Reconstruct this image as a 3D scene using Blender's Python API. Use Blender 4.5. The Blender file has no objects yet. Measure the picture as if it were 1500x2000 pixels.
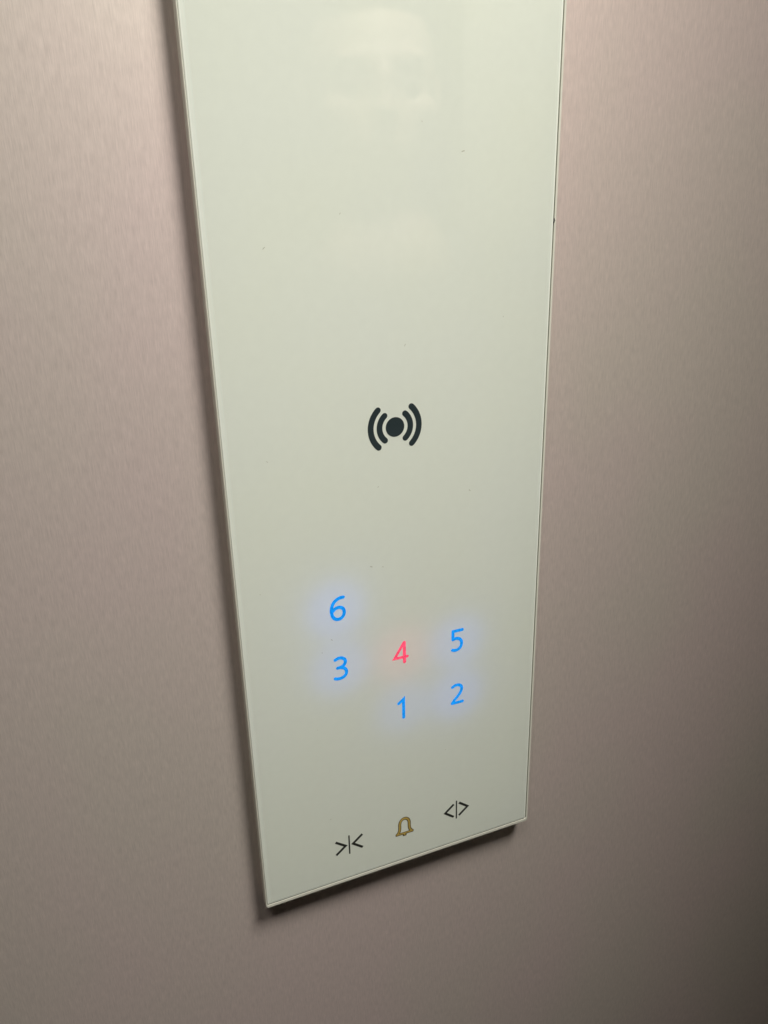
import bpy, math, random
from mathutils import Matrix, Vector
random.seed(4)
MM = 0.001
S = bpy.context.scene
col = S.collection

# ------------------------------------------------------------------ camera
# the wall stands in the x-z plane, y points into it; millimetres are
# measured from the lower middle of the glass panel's front
cam = bpy.data.cameras.new('camera'); co = bpy.data.objects.new('camera', cam); col.objects.link(co)
cam.sensor_fit = 'HORIZONTAL'; cam.sensor_width = 36.0; cam.lens = 36.0 * 1607.35 / 1500.0
cam.clip_start = 0.005; cam.clip_end = 50
rt = Vector((0.92221969, -0.38589695, -0.02438012))
dn = Vector((-0.16069951, -0.32516543, -0.93190295))
fw = Vector((0.35169093, 0.86333712, -0.36188741))
m = Matrix.Identity(4)
for i in range(3):
    m[i][0] = rt[i]; m[i][1] = -dn[i]; m[i][2] = -fw[i]
m.translation = Vector((-124.04, -289.09, 307.05)) * MM
co.matrix_world = m
S.camera = co

# ------------------------------------------------------------------ light
W = bpy.data.worlds.new('World'); S.world = W; W.use_nodes = True
bg = W.node_tree.nodes['Background']
bg.inputs[0].default_value = (1.0, 0.86, 0.66, 1); bg.inputs[1].default_value = 0.010
S.view_settings.view_transform = 'Standard'; S.view_settings.look = 'None'
S.view_settings.exposure = 0.0; S.view_settings.gamma = 1.0


def ceiling_or_fill_lamp(name, pos, aim, radius, power, colour, cone, blend=1.0):
    """a round soft-edged spot, for the ceiling downlights and the added fill lamps"""
    l = bpy.data.lights.new(name, 'SPOT'); l.shadow_soft_size = radius; l.energy = power; l.color = colour
    l.spot_size = math.radians(cone); l.spot_blend = blend
    o = bpy.data.objects.new(name, l); col.objects.link(o)
    p = Vector(pos) * MM; o.location = p
    o.rotation_euler = (Vector(aim) * MM - p).to_track_quat('-Z', 'Y').to_euler()
    return o


ceiling_or_fill_lamp('ceiling_or_fill_lamp', (280, -540, 1340), (-5, 0, 335), 0.21, 117, (1.0, 0.965, 0.89), 37)
ceiling_or_fill_lamp('ceiling_or_fill_lamp', (-420, -540, 1350), (-120, 0, 350), 0.21, 31, (1.0, 0.965, 0.89), 30)
ceiling_or_fill_lamp('ceiling_or_fill_lamp', (240, -330, 1080), (275, -640, 350), 0.12, 105, (1.0, 0.96, 0.88), 25, .6)  # added fill lamp, aimed at the person so the mirrored face shows
ceiling_or_fill_lamp('ceiling_or_fill_lamp', (700, -900, 1180), (780, -1170, 300), 0.12, 64, (1.0, 0.95, 0.85), 56, .6)  # added fill lamp that brightens the jamb for its reflection in the glass


# ------------------------------------------------------------------ materials
def mat(name):
    k = bpy.data.materials.new(name); k.use_nodes = True
    nt = k.node_tree; return k, nt, nt.nodes['Principled BSDF']


def N(nt, t, **kw):
    n = nt.nodes.new(t)
    for a, b in kw.items(): setattr(n, a, b)
    return n


def simple(name, c, rough=0.5, metal=0.0, coat=0.0, spec=0.5, emit=None, es=1.0, var=0.05, scale=300, uneven=.12):
    k, nt, b = mat(name)
    tc = N(nt, 'ShaderNodeTexCoord'); no = N(nt, 'ShaderNodeTexNoise'); no.inputs['Scale'].default_value = scale
    nt.links.new(tc.outputs['Object'], no.inputs['Vector'])
    mx = N(nt, 'ShaderNodeMix', data_type='RGBA')
    mx.inputs[6].default_value = (*[v * (1 - var) for v in c], 1); mx.inputs[7].default_value = (*[min(1, v * (1 + var)) for v in c], 1)
    nt.links.new(no.outputs['Fac'], mx.inputs[0]); nt.links.new(mx.outputs[2], b.inputs['Base Color'])
    b.inputs['Roughness'].default_value = rough; b.inputs['Metallic'].default_value = metal
    b.inputs['Coat Weight'].default_value = coat; b.inputs['Coat Roughness'].default_value = 0.03
    b.inputs['Specular IOR Level'].default_value = spec
    if emit:
        # the lamp behind reaches the cut-out unevenly
        b.inputs['Emission Strength'].default_value = es
        n2 = N(nt, 'ShaderNodeTexNoise'); n2.inputs['Scale'].default_value = 700; n2.inputs['Detail'].default_value = 2
        nt.links.new(tc.outputs['Object'], n2.inputs['Vector'])
        m2 = N(nt, 'ShaderNodeMix', data_type='RGBA'); k2 = uneven
        m2.inputs[6].default_value = (*[v * (1 - k2) for v in emit], 1); m2.inputs[7].default_value = (*[v * (1 + k2 * .4) + k2 * .05 for v in emit], 1)
        r2 = N(nt, 'ShaderNodeMapRange'); r2.inputs[1].default_value = .36; r2.inputs[2].default_value = .6
        nt.links.new(n2.outputs['Fac'], r2.inputs[0]); nt.links.new(r2.outputs[0], m2.inputs[0]); nt.links.new(m2.outputs[2], b.inputs['Emission Color'])
    return k


def brushed_wall():
    k, nt, b = mat('brushed_mauve_steel'); L = nt.links.new
    tc = N(nt, 'ShaderNodeTexCoord')

    def grain(sx, sz, detail=3):
        mp = N(nt, 'ShaderNodeMapping'); mp.inputs['Scale'].default_value = (sx, 1, sz)
        no = N(nt, 'ShaderNodeTexNoise'); no.inputs['Scale'].default_value = 1.0; no.inputs['Detail'].default_value = detail
        L(tc.outputs['Object'], mp.inputs['Vector']); L(mp.outputs['Vector'], no.inputs['Vector']); return no.outputs['Fac']
    fine = grain(3000, 190); mid = grain(1100, 150); blot = grain(9, 7, 2); blot2 = grain(420, 300, 3)

    def rng(v, a, c, lo, hi):
        r = N(nt, 'ShaderNodeMapRange'); r.inputs[1].default_value = a; r.inputs[2].default_value = c
        r.inputs[3].default_value = lo; r.inputs[4].default_value = hi; L(v, r.inputs[0]); return r.outputs[0]

    def mul(a, c):
        n = N(nt, 'ShaderNodeMath', operation='MULTIPLY'); L(a, n.inputs[0]); L(c, n.inputs[1]); return n.outputs[0]
    g = mul(mul(rng(fine, .3, .7, .93, 1.07), rng(mid, .3, .7, .975, 1.025)), rng(blot2, .3, .7, .97, 1.03))
    hue = N(nt, 'ShaderNodeMix', data_type='RGBA')
    hue.inputs[6].default_value = (.750, .664, .603, 1); hue.inputs[7].default_value = (.780, .655, .620, 1)
    L(rng(blot, .38, .62, 0, 1), hue.inputs[0])
    sc = N(nt, 'ShaderNodeVectorMath', operation='SCALE'); L(hue.outputs[2], sc.inputs[0]); L(g, sc.inputs['Scale'])
    L(sc.outputs[0], b.inputs['Base Color'])
    b.inputs['Metallic'].default_value = 0.56
    L(rng(mid, .3, .7, .41, .43), b.inputs['Roughness'])
    b.inputs['Anisotropic'].default_value = 0.5; b.inputs['Anisotropic Rotation'].default_value = 0.0
    tg = N(nt, 'ShaderNodeCombineXYZ'); tg.inputs[2].default_value = 1.0
    L(tg.outputs[0], b.inputs['Tangent'])
    bp = N(nt, 'ShaderNodeBump'); bp.inputs['Strength'].default_value = .09; bp.inputs['Distance'].default_value = .0002
    L(fine, bp.inputs['Height']); L(bp.outputs[0], b.inputs['Normal'])
    return k


def painted_glass(name, base, trans=0.22, edge=False):
    """white enamel behind clear glass: gloss on top, and thin enough to let the number lamps shine through"""
    k, nt, b = mat(name); L = nt.links.new
    tc = N(nt, 'ShaderNodeTexCoord')
    n1 = N(nt, 'ShaderNodeTexNoise'); n1.inputs['Scale'].default_value = 14; n1.inputs['Detail'].default_value = 3
    L(tc.outputs['Object'], n1.inputs['Vector'])
    mx = N(nt, 'ShaderNodeMix', data_type='RGBA')
    mx.inputs[6].default_value = (*base, 1); mx.inputs[7].default_value = (base[0] * .985, base[1] * .985, base[2] * 1.07, 1)
    L(n1.outputs['Fac'], mx.inputs[0])
    n2 = N(nt, 'ShaderNodeTexNoise'); n2.inputs['Scale'].default_value = 260; n2.inputs['Detail'].default_value = 2
    L(tc.outputs['Object'], n2.inputs['Vector'])
    r = N(nt, 'ShaderNodeMapRange'); r.inputs[1].default_value = .3; r.inputs[2].default_value = .7; r.inputs[3].default_value = .99; r.inputs[4].default_value = 1.01
    L(n2.outputs['Fac'], r.inputs[0])
    sc = N(nt, 'ShaderNodeVectorMath', operation='SCALE'); L(mx.outputs[2], sc.inputs[0]); L(r.outputs[0], sc.inputs['Scale'])
    L(sc.outputs[0], b.inputs['Base Color'])
    b.inputs['Roughness'].default_value = .35; b.inputs['Specular IOR Level'].default_value = .0
    b.inputs['Coat Weight'].default_value = 1.0; b.inputs['Coat IOR'].default_value = 1.5
    # finger smears: the gloss is not even
    n3 = N(nt, 'ShaderNodeTexNoise'); n3.inputs['Scale'].default_value = 22; n3.inputs['Detail'].default_value = 4
    L(tc.outputs['Object'], n3.inputs['Vector'])
    r3 = N(nt, 'ShaderNodeMapRange'); r3.inputs[1].default_value = .4; r3.inputs[2].default_value = .7; r3.inputs[3].default_value = .012; r3.inputs[4].default_value = .06
    L(n3.outputs['Fac'], r3.inputs[0]); L(r3.outputs[0], b.inputs['Coat Roughness'])
    if trans:
        t = N(nt, 'ShaderNodeBsdfTranslucent'); t.inputs[0].default_value = (.9, .9, .9, 1)
        ms = N(nt, 'ShaderNodeMixShader'); ms.inputs[0].default_value = trans
        L(b.outputs[0], ms.inputs[1]); L(t.outputs[0], ms.inputs[2])
        L(ms.outputs[0], nt.nodes['Material Output'].inputs['Surface'])
    return k


M = {
    'wall': brushed_wall(),
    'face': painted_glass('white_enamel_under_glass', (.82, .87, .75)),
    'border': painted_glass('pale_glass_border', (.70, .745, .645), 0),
    'rim': painted_glass('glass_rim_painted_light', (.86, .89, .78), 0),  # bright light carried in the glass edge, painted as a whiter base colour
    'lip': simple('pale_acrylic_lip', (.70, .70, .61), .3, coat=.6),
    'seal': simple('grey_green_seal', (.20, .215, .17), .6),
    'box': simple('dark_mounting_box', (.05, .05, .048), .7),
    'slate': simple('slate_print', (.022, .034, .038), .35, coat=1.0, var=.15),
    'black': simple('black_print', (.026, .028, .024), .35, coat=1.0, var=.15),
    'gold': simple('gold_print', (.46, .33, .085), .35, coat=1.0, var=.12, scale=900),
    'olive': simple('dark_olive_print', (.075, .05, .012), .35, coat=1.0),
    'blue': simple('lit_blue_numeral', (.003, .03, .12), .4, spec=.1, emit=(.0, .28, .84), es=1.0, uneven=.2),
    'red': simple('lit_red_numeral', (.15, .02, .04), .4, spec=.1, emit=(1.0, .07, .15), es=1.0, uneven=.32),
    'dust': simple('grey_dust', (.50, .51, .43), .8),
    'scratch': simple('bare_scratch', (.80, .74, .66), .35, metal=.8),
    'skin': simple('skin', (.55, .42, .33), .5, var=.08, scale=30),
    'hair': simple('dark_brown_hair', (.035, .025, .018), .6, var=.3, scale=200),
    'shirt': simple('grey_cotton', (.06, .065, .07), .9, var=.1, scale=100),
    'trousers': simple('navy_cotton', (.03, .035, .06), .9, var=.1, scale=100),
    'jamb': simple('pale_painted_jamb', (.7, .72, .62), .6),
    'white': simple('white_eye', (.32, .28, .25), .7),
}


# ------------------------------------------------------------------ helpers
def mesh(name, verts, faces, material, parent=None, smooth=False, origin=(0, 0, 0)):
    me = bpy.data.meshes.new(name)
    me.from_pydata([tuple((c - q) * MM for c, q in zip(v, origin)) for v in verts], [], faces)
    me.materials.append(M[material]); me.validate()
    if smooth:
        for p in me.polygons: p.use_smooth = True
    o = bpy.data.objects.new(name, me); col.objects.link(o)
    o.location = Vector(origin) * MM
    if parent: o.parent = parent
    return o


def empty(name, loc=(0, 0, 0), parent=None):
    o = bpy.data.objects.new(name, None); o.empty_display_size = .02; col.objects.link(o)
    o.location = Vector(loc) * MM
    if parent: o.parent = parent
    return o


def rrect(x0, x1, z0, z1, r, y, n=5):
    pts = []
    for cx, cz, a0 in ((x1 - r, z0 + r, -90), (x1 - r, z1 - r, 0), (x0 + r, z1 - r, 90), (x0 + r, z0 + r, 180)):
        for i in range(n + 1):
            a = math.radians(a0 + 90 * i / n)
            pts.append((cx + r * math.cos(a), y, cz + r * math.sin(a)))
    return pts


def loops(ls, cap_first=False, cap_last=False):
    v, f = [], []
    n = len(ls[0])
    for l in ls: v += l
    for k in range(len(ls) - 1):
        for i in range(n):
            j = (i + 1) % n
            f.append((k * n + i, k * n + j, (k + 1) * n + j, (k + 1) * n + i))
    if cap_first: f.append(tuple(range(n))[::-1])
    if cap_last: f.append(tuple((len(ls) - 1) * n + i for i in range(n)))
    return v, f


def spline(pts, n=8):
    if len(pts) < 3: return pts
    P = [pts[0]] + list(pts) + [pts[-1]]; out = []
    for i in range(1, len(P) - 2):
        a, b, c, d = P[i - 1], P[i], P[i + 1], P[i + 2]
        for k in range(n):
            t = k / n
            out.append(tuple(.5 * (2 * b[q] + (c[q] - a[q]) * t + (2 * a[q] - 5 * b[q] + 4 * c[q] - d[q]) * t * t + (3 * b[q] - a[q] - 3 * c[q] + d[q]) * t ** 3) for q in (0, 1)))
    return out + [pts[-1]]


def stroke(pts, w, lift, cap='round', base=0.0):
    """a flat inked line of real thickness on the glass: points in (x, z) mm, front at y = -lift"""
    h = w / 2; n = len(pts); Lf, Rt = [], []
    for i, p in enumerate(pts):
        def d(a, b):
            v = Vector((b[0] - a[0], b[1] - a[1])); return v.normalized()
        d0 = d(pts[i - 1], p) if i else None; d1 = d(p, pts[i + 1]) if i < n - 1 else None
        if d0 is None: d0 = d1
        if d1 is None: d1 = d0
        t = (d0 + d1).normalized(); c = max(.35, t.dot(d0)); nn = Vector((-t.y, t.x)) * h / c
        Lf.append((p[0] + nn.x, p[1] + nn.y)); Rt.append((p[0] - nn.x, p[1] - nn.y))
    ring = list(Rt)

    def capof(p, q, start):
        v = Vector((p[0] - q[0], p[1] - q[1])).normalized(); a = math.atan2(v.y, v.x); out = []
        for k in range(1, 6):
            th = a - math.pi / 2 + math.pi * k / 6; out.append((p[0] + h * math.cos(th), p[1] + h * math.sin(th)))
        return out
    v = []; f = []
    # strip of quads (+ cap fans), then side walls
    for a, b in zip(Lf, Rt): v += [(a[0], -lift, a[1]), (b[0], -lift, b[1])]
    for i in range(n - 1): f.append((2 * i, 2 * i + 1, 2 * i + 3, 2 * i + 2))
    outline = [2 * i + 1 for i in range(n)]
    if cap == 'round':
        c1 = capof(pts[-1], pts[-2], 0); b0 = len(v); v += [(x, -lift, z) for x, z in c1]
        f.append((2 * n - 1, *range(b0, b0 + 5), 2 * n - 2)); outline += list(range(b0, b0 + 5))
    outline += [2 * i for i in reversed(range(n))]
    if cap == 'round':
        c0 = capof(pts[0], pts[1], 0); b0 = len(v); v += [(x, -lift, z) for x, z in c0]
        f.append((0, *range(b0, b0 + 5), 1)); outline += list(range(b0, b0 + 5))
    b0 = len(v); m_ = len(outline)
    v += [(v[i][0], -base, v[i][2]) for i in outline]
    for i in range(m_):
        j = (i + 1) % m_
        f.append((outline[i], b0 + i, b0 + j, outline[j]))
    return v, f


def merge(parts):
    V, F = [], []
    for v, f in parts:
        b = len(V); V += v; F += [tuple(i + b for i in q) for q in f]
    return V, F


def disc(cx, cz, r, lift, n=40):
    v = [(cx + r * math.cos(2 * math.pi * i / n), -lift, cz + r * math.sin(2 * math.pi * i / n)) for i in range(n)]
    v += [(a, 0, c) for a, b, c in v]
    f = [tuple(range(n))] + [(i, i + n, (i + 1) % n + n, (i + 1) % n) for i in range(n)]
    return v, f


# ------------------------------------------------------------------ wall
STAND = 8.0      # mm from the glass front to the wall
wv, wf = [], []
nx, nz = 12, 16
for j in range(nz + 1):
    for i in range(nx + 1):
        wv.append((-900 + 1900 * i / nx, STAND, -1200 + 2500 * j / nz))
for j in range(nz):
    for i in range(nx):
        a = j * (nx + 1) + i; wf.append((a, a + 1, a + nx + 2, a + nx + 1))
wall = mesh('wall', wv, wf, 'wall'); wall['kind'] = 'structure'
wall['label'] = 'brushed mauve grey steel wall behind the white glass panel'
for (x, z, l, a) in ((196.0, 35.6, 3.4, -8), (191.5, 44.0, 2.4, -5), (214, 80, 1.6, 30)):
    dx, dz = math.cos(math.radians(a)) * l, math.sin(math.radians(a)) * l
    v, f = stroke([(x - dx, z - dz), (x + .2, z + .12), (x + dx, z + dz)], .22, .02, 'flat')
    mesh('scratch', [(p[0], p[1] + STAND - .005, p[2]) for p in v], f, 'scratch', wall)

# the cabin wall behind the photographer, mirrored faintly in the glass right of the head
v, f = loops([rrect(640, 1000, -1200, 1300, 2, -1200, 1), rrect(640, 1000, -1200, 1300, 2, -1160, 1)], cap_first=True, cap_last=True)
opp = mesh('door_jamb', v, f, 'jamb'); opp['kind'] = 'structure'; opp['label'] = 'pale door jamb mirrored faintly in the right of the glass panel'

# ------------------------------------------------------------------ control panel
panel = empty('lift_control_panel')
panel['label'] = 'long white glass lift control panel with glowing floor numbers standing off the steel wall'
panel['category'] = 'control panel'
TOP = 520.0
GX0, GX1, GZ0 = -69.35, 68.42, 2.45
# painted face (a single sheet, the lamps shine through it)
fl = [rrect(GX0 + 2.0, GX1 - 1.3, GZ0 + 1.15, TOP - 3.6, .3, 0.0)]
v, f = loops(fl, cap_first=True); mesh('glass_face', v, f, 'face', panel)
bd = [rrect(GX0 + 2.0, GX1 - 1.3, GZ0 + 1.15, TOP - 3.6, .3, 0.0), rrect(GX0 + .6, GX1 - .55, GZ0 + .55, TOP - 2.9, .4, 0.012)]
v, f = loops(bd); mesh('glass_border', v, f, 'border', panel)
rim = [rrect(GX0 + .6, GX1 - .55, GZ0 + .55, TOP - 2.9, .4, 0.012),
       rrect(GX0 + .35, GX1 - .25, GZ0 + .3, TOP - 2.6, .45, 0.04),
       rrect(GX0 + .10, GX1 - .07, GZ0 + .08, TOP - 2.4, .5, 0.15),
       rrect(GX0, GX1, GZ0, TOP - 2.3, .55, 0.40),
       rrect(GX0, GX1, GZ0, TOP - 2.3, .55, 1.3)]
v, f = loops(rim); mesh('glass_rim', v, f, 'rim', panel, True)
seal = [rrect(GX0 + .01, GX1 - .01, GZ0 + .01, TOP - 2.4, .5, .62), rrect(-69.45, 68.98, 1.95, TOP - 1.9, .9, .58)]
v, f = loops(seal); mesh('seal', v, f, 'seal', panel)
lip = [rrect(-69.44, 68.95, 1.97, TOP - 1.9, .9, 1.2), rrect(-69.44, 68.95, 1.97, TOP - 1.9, .9, .28),
       rrect(-69.52, 69.03, 1.85, TOP - 1.8, .95, .18), rrect(-69.75, 69.75, .45, TOP - .4, 1.3, .22),
       rrect(-69.93, 69.93, .15, TOP - .15, 1.5, .45), rrect(-70, 70, 0, TOP, 1.6, .85),
       rrect(-70, 70, 0, TOP, 1.6, 4.2), rrect(-69.6, 69.6, .4, TOP - .4, 1.5, 4.6),
       rrect(-62, 62, 8, TOP - 8, 1.5, 4.6), rrect(-62, 62, 8, TOP - 8, 1.5, 6.4)]
v, f = loops(lip, cap_last=True); mesh('frame', v, f, 'lip', panel, False)
bx = [rrect(-60, 60, 10, TOP - 10, 2, 6.4), rrect(-60, 60, 10, TOP - 10, 2, STAND)]
v, f = loops(bx); mesh('mounting_box', v, f, 'box', panel)

# ---- numerals: strokes measured on the glass, with a lamp behind each
SW = 1.48
numerals = {
    '6': [(-25.5, 151.45), (-27.2, 151.35), (-28.9, 150.5), (-30.15, 149.1), (-30.8, 147.2), (-30.9, 145.3), (-30.5, 143.4), (-29.6, 142.2), (-28.3, 141.65), (-26.9, 141.9), (-25.8, 142.9), (-25.35, 144.4), (-25.6, 145.8), (-26.5, 146.8), (-27.8, 147.15), (-29.2, 146.8), (-30.4, 145.75)],
    '3': [[(-30.4, 122.55), (-28.9, 123.1), (-27.4, 122.9), (-26.2, 121.95), (-25.9, 120.6), (-26.55, 119.35), (-27.8, 118.6), (-29.5, 118.35)],
          [(-28.2, 118.42), (-26.6, 117.75), (-25.65, 116.4), (-25.75, 114.8), (-26.7, 113.65), (-28.2, 113.1), (-29.6, 113.1), (-30.8, 113.45)]],
    '1': None, '4': None, '5': None, '2': None}


def numeral(ch, strokes, material, colour, power, centre):
    parts = []
    for i, (pts, w, cap) in enumerate(strokes):
        parts.append(stroke(pts, w, .05 + .012 * i, cap))
    v, f = merge(parts)
    o = mesh('numeral', v, f, material, panel, origin=(centre[0], 0, centre[1]))
    o['label'] = ('glowing red' if material == 'red' else 'glowing blue') + ' number ' + ch
    l = bpy.data.lights.new('number_lamp', 'AREA'); l.shape = 'DISK'; l.size = 26 * MM; l.energy = power; l.color = colour
    lo = bpy.data.objects.new('number_lamp', l); col.objects.link(lo)
    lo.location = (centre[0] * MM, 5.8 * MM, centre[1] * MM); lo.rotation_euler = (math.radians(-90), 0, 0)
    lo.parent = panel
    return o


BL = (.0, .15, 1.0)
PW = 0.0014
numeral('6', [(spline(numerals['6']), SW, 'round')], 'blue', BL, PW * 1.0, (-29.0, 146.6))
numeral('3', [(spline(p), SW, 'round') for p in numerals['3']], 'blue', BL, PW * .8, (-28.4, 117.8))
numeral('4', [([(1.45, 123.25), (-3.1, 116.15), (3.1, 116.0)], 1.3, 'round'), ([(1.62, 123.3), (1.68, 113.5)], SW, 'round')], 'red', (1.0, .08, .24), PW * .42, (.2, 118.0))
numeral('5', [([(30.3, 122.85), (25.62, 122.85), (25.55, 118.75)], SW, 'round'),
              (spline([(25.6, 118.7), (27.2, 119.0), (28.8, 118.5), (29.8, 117.2), (29.95, 115.7), (29.5, 114.2), (28.4, 113.25), (26.85, 112.95), (25.35, 113.35)]), SW, 'round')], 'blue', BL, PW * .85, (27.8, 117.6))
numeral('1', [([(-1.55, 92.5), (.82, 94.3), (.78, 84.6)], SW, 'round')], 'blue', BL, PW * .55, (.4, 90.0))
numeral('2', [(spline([(25.5, 93.6), (27.0, 94.3), (28.8, 94.15), (30.05, 93.1), (30.25, 91.5), (29.5, 89.7), (28.1, 87.95), (26.6, 86.4), (25.45, 84.95)]), SW, 'round'),
              ([(25.4, 84.85), (30.8, 84.8)], SW * .97, 'round')], 'blue', BL, PW * .85, (27.9, 89.2))

# ---- card reader mark
rf = empty('card_reader_mark', (-.65, 0, 220.85), panel)
C0 = (-.65, 220.85)


def child(name, vf, material, parent, smooth=False):
    loc = parent.location / MM
    v, f = vf
    o = mesh(name, [(a - loc[0], b - loc[1], c - loc[2]) for a, b, c in v], f, material, parent, smooth)
    return o


child('dot', disc(*C0, 3.98, .05), 'slate', rf)
for r, a, w in ((6.62, 49, 2.4), (10.35, 46.5, 2.45)):
    for s in (0, 180):
        pts = [(C0[0] + r * math.cos(math.radians(s + t)), C0[1] + r * math.sin(math.radians(s + t))) for t in [(-a + 2 * a * i / 24) for i in range(25)]]
        child('wave', stroke(pts, w, .05), 'slate', rf)

# ---- door close, alarm and door open marks
def door_mark(name, cx, cz, chevrons, label):
    e = empty(name, (cx, 0, cz), panel); e['label'] = label
    for c in chevrons: child('arrow', stroke(c, 1.18, .05, 'flat'), 'black', e)
    child('bar', stroke([(cx, cz - 5.45), (cx, cz + 5.45)], .7, .05, 'flat'), 'black', e)


door_mark('door_close_mark', -28.25, 22.1, ([(-34.9, 25.8), (-30.1, 22.1), (-34.9, 18.2)], [(-21.6, 25.9), (-26.4, 22.05), (-21.6, 18.2)]), 'black door close mark of two arrows pointing at a bar')
door_mark('door_open_mark', 28.15, 22.35, ([(26.65, 26.1), (21.95, 22.25), (26.65, 18.45)], [(29.55, 26.2), (34.3, 22.4), (29.55, 18.45)]), 'black door open mark of two arrows pointing away from a bar')

bell = empty('alarm_bell_mark', (.1, 0, 22), panel); bell['label'] = 'gold alarm bell mark with dark outline'
half = [(-4.0, 18.45), (-3.15, 19.35), (-2.62, 20.8), (-2.5, 22.6), (-2.48, 24.3), (-2.05, 25.8), (-1.15, 26.8), (0, 27.15)]
full = spline([(x + .1, z) for x, z in half] + [(-x + .1, z) for x, z in half[-2::-1]], 5)
child('outline', merge([stroke(full, 1.62, .05), stroke([(-4.55, 18.4), (4.75, 18.4)], 1.35, .06, 'flat'), stroke([(.1, 18.0), (.1, 16.75)], 1.9, .07, 'flat')]), 'olive', bell)
child('fill', merge([stroke(full, .9, .085), stroke([(-4.05, 18.42), (4.25, 18.42)], .62, .095, 'flat'), stroke([(.1, 18.3), (.1, 17.15)], 1.0, .105, 'flat')]), 'gold', bell)

# ---- specks of dust and a chip on the glass
dv = []
for (x, z, r) in ((-48.28, 290.2, .45), (4.18, 252.5, .4), (28.4, 320.3, .5), (-12.6, 162.6, .42), (-31.44, 132.6, .4), (-36.0, 127.5, .3), (-36.5, 40.0, .3), (-8.5, 197.0, .25), (33.0, 189.0, .35), (-53, 214, .3), (-20, 300.5, .25), (12, 330, .2), (-60, 160, .25), (47, 260, .22), (-40, 90, .2), (22, 60, .22), (-7.4, 161.5, .25)):
    a = random.random() * 3
    dv.append(stroke([(x - r * math.cos(a), z - r * math.sin(a)), (x, z + .05), (x + r * math.cos(a), z + r * math.sin(a))], r * random.uniform(.5, .9), .03))
v, f = merge(dv); o = mesh('dust', v, f, 'dust', panel); o['kind'] = 'stuff'
v, f = stroke([(68.7, 295.9), (69.0, 295.2), (68.7, 294.4)], .55, .02); mesh('chip', [(a, b + .12, c) for a, b, c in v], f, 'box', panel)

# ------------------------------------------------------------------ the photographer
# stands to the right of the camera, outside the frame, and shows only as a faint reflection in the glass
import bmesh
person = empty('person', (256, -655, -1192))
person.rotation_euler = (0, 0, math.radians(12))
person['label'] = 'person in a dark grey top faintly mirrored in the glass panel'
person['category'] = 'person'


def blob_mesh(name, chains, ellipsoids, material, voxel, smooth=4):
    """overlapping tapered chains and ellipsoids fused into one continuous skin"""
    bm = bmesh.new()

    def ell(c, r, sub=2):
        g = bmesh.ops.create_icosphere(bm, subdivisions=sub, radius=1.0)
        for v in g['verts']: v.co = Vector((c[0] + v.co.x * r[0], c[1] + v.co.y * r[1], c[2] + v.co.z * r[2]))
    for ch in chains:
        for (p, rp), (q, rq) in zip(ch, ch[1:]):
            p, q = Vector(p), Vector(q)
            ap = Vector(rp) if isinstance(rp, tuple) else Vector((rp,) * 3); aq = Vector(rq) if isinstance(rq, tuple) else Vector((rq,) * 3)
            n = max(2, int((q - p).length / (min(min(ap), min(aq)) * .4)))
            for i in range(n + 1):
                t = i / n; ell(p.lerp(q, t), ap.lerp(aq, t))
    for c, r in ellipsoids: ell(c, r, 3)
    for v in bm.verts: v.co *= MM
    me = bpy.data.meshes.new(name); bm.to_mesh(me); bm.free(); me.materials.append(M[material])
    o = bpy.data.objects.new(name, me); col.objects.link(o); o.parent = person
    r = o.modifiers.new('fuse', 'REMESH'); r.mode = 'VOXEL'; r.voxel_size = voxel * MM; r.use_smooth_shade = True
    s = o.modifiers.new('soften', 'SMOOTH'); s.iterations = smooth; s.factor = .5
    return o


# local millimetres: x to the person's left-right, y forward, z up from the soles
HZ = 1600.0
ell = [((0, -8, HZ + 20), (74, 94, 92)), ((0, 18, HZ - 40), (62, 74, 72)), ((0, 52, HZ - 84), (30, 32, 24)),
       ((0, 88, HZ - 2), (11, 12, 26)), ((0, 97, HZ - 24), (13, 15, 12)), ((0, 74, HZ + 26), (52, 16, 12)),
       ((0, 84, HZ - 55), (24, 9, 5)), ((0, 83, HZ - 66), (20, 9, 6)), ((-42, 62, HZ - 22), (22, 22, 18)), ((42, 62, HZ - 22), (22, 22, 18)),
       ((-76, -6, HZ - 8), (7, 20, 32)), ((76, -6, HZ - 8), (7, 20, 32)),
       ((0, 0, 1330), (150, 88, 120)), ((0, 0, 1150), (128, 84, 130)), ((0, -5, 960), (150, 95, 100))]
ch = [[((8, 22, 1418), (84, 66, 62)), ((6, 14, 1440), (74, 62, 60))], [((0, -12, HZ - 60), (56, 60, 50)), ((0, -20, 1450), (60, 60, 50)), ((0, -18, 1405), (110, 66, 40))]]
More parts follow.
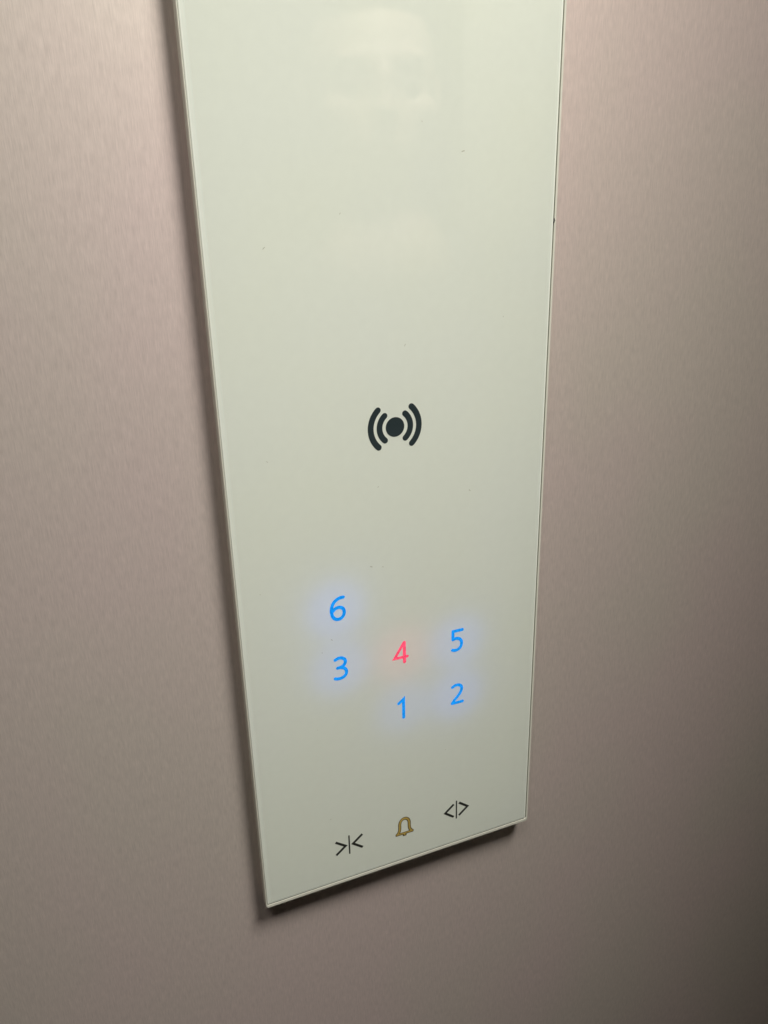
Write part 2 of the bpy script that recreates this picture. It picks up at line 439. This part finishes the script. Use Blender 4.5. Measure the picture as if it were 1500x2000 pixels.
for s in (-1, 1):
    ch.append([((s * 165, -10, 1390), 52), ((s * 190, -12, 1340), 47), ((s * 215, -20, 1100), 36), ((s * 222, -18, 1060), 37),
               ((s * 228, 25, 850), 25), ((s * 228, 30, 825), (20, 28, 24))])
    ch.append([((s * 228, 32, 815), (15, 34, 22)), ((s * 226, 38, 765), (14, 40, 20))])
    for k, (dy, ln, r) in enumerate(((-27, 66, 8.5), (-9, 78, 9), (9, 84, 9.3), (28, 76, 9))):
        ch.append([((s * 226, 38 + dy, 760), r + 1.5), ((s * 224, 40 + dy * 1.05, 760 - ln * .45), r), ((s * (222 - 8), 46 + dy * 1.05, 760 - ln * .78), r - .8), ((s * (222 - 18), 50 + dy * 1.05, 760 - ln), r - 1.6)])
    ch.append([((s * 224, 60, 800), 12), ((s * 214, 84, 775), 11), ((s * 206, 92, 745), 9.5), ((s * 200, 92, 722), 8)])
    ch.append([((s * 85, -5, 920), 82), ((s * 92, 2, 700), 64), ((s * 95, 5, 500), 52), ((s * 98, -5, 380), 54), ((s * 100, -8, 110), 36), ((s * 100, 0, 60), 38)])
blob_mesh('body', ch, ell, 'skin', 5.0)
shirt_e = [((0, 0, 1325), (158, 98, 122)), ((0, 0, 1150), (138, 96, 150)), ((0, -5, 985), (158, 106, 80))]
shirt_c = [[((-60, -14, 1425), (50, 60, 26)), ((-165, -12, 1400), 60)], [((60, -14, 1425), (50, 60, 26)), ((165, -12, 1400), 60)], [((-60, -40, 1440), (30, 40, 22)), ((60, -40, 1440), (30, 40, 22))]]
for s in (-1, 1): shirt_c.append([((s * 165, -10, 1390), 62), ((s * 192, -12, 1330), 58), ((s * 216, -18, 1090), 48), ((s * 226, 18, 880), 38)])
blob_mesh('shirt', shirt_c, shirt_e, 'shirt', 7.0)
tr = [[((s * 85, -5, 930), 94), ((s * 92, 2, 700), 76), ((s * 96, 5, 480), 66), ((s * 100, -4, 90), 56)] for s in (-1, 1)]
blob_mesh('trousers', tr, [((0, -5, 950), (162, 108, 70))], 'trousers', 8.0)
blob_mesh('shoe', [[((-102, -30, 42), (44, 48, 40)), ((-104, 120, 30), (46, 60, 28))]], [], 'hair', 7.0)
blob_mesh('shoe', [[((102, -30, 42), (44, 48, 40)), ((104, 120, 30), (46, 60, 28))]], [], 'hair', 7.0)
blob_mesh('hair', [[((-60, -20, HZ + 40), (24, 40, 40)), ((0, -10, HZ + 72), (60, 76, 44)), ((60, -20, HZ + 40), (24, 40, 40))]], [((0, -26, HZ + 24), (82, 88, 92)), ((0, 40, HZ + 88), (52, 36, 22))], 'hair', 6.0, 3)
for s in (-1, 1):
    mesh_o = blob_mesh('eye', [], [((s * 31, 70, HZ + 3), (13, 12, 12))], 'white', 2.0, 2)
    blob_mesh('iris', [], [((s * 31, 80, HZ + 1), (6, 3, 6))], 'hair', 1.2, 1)
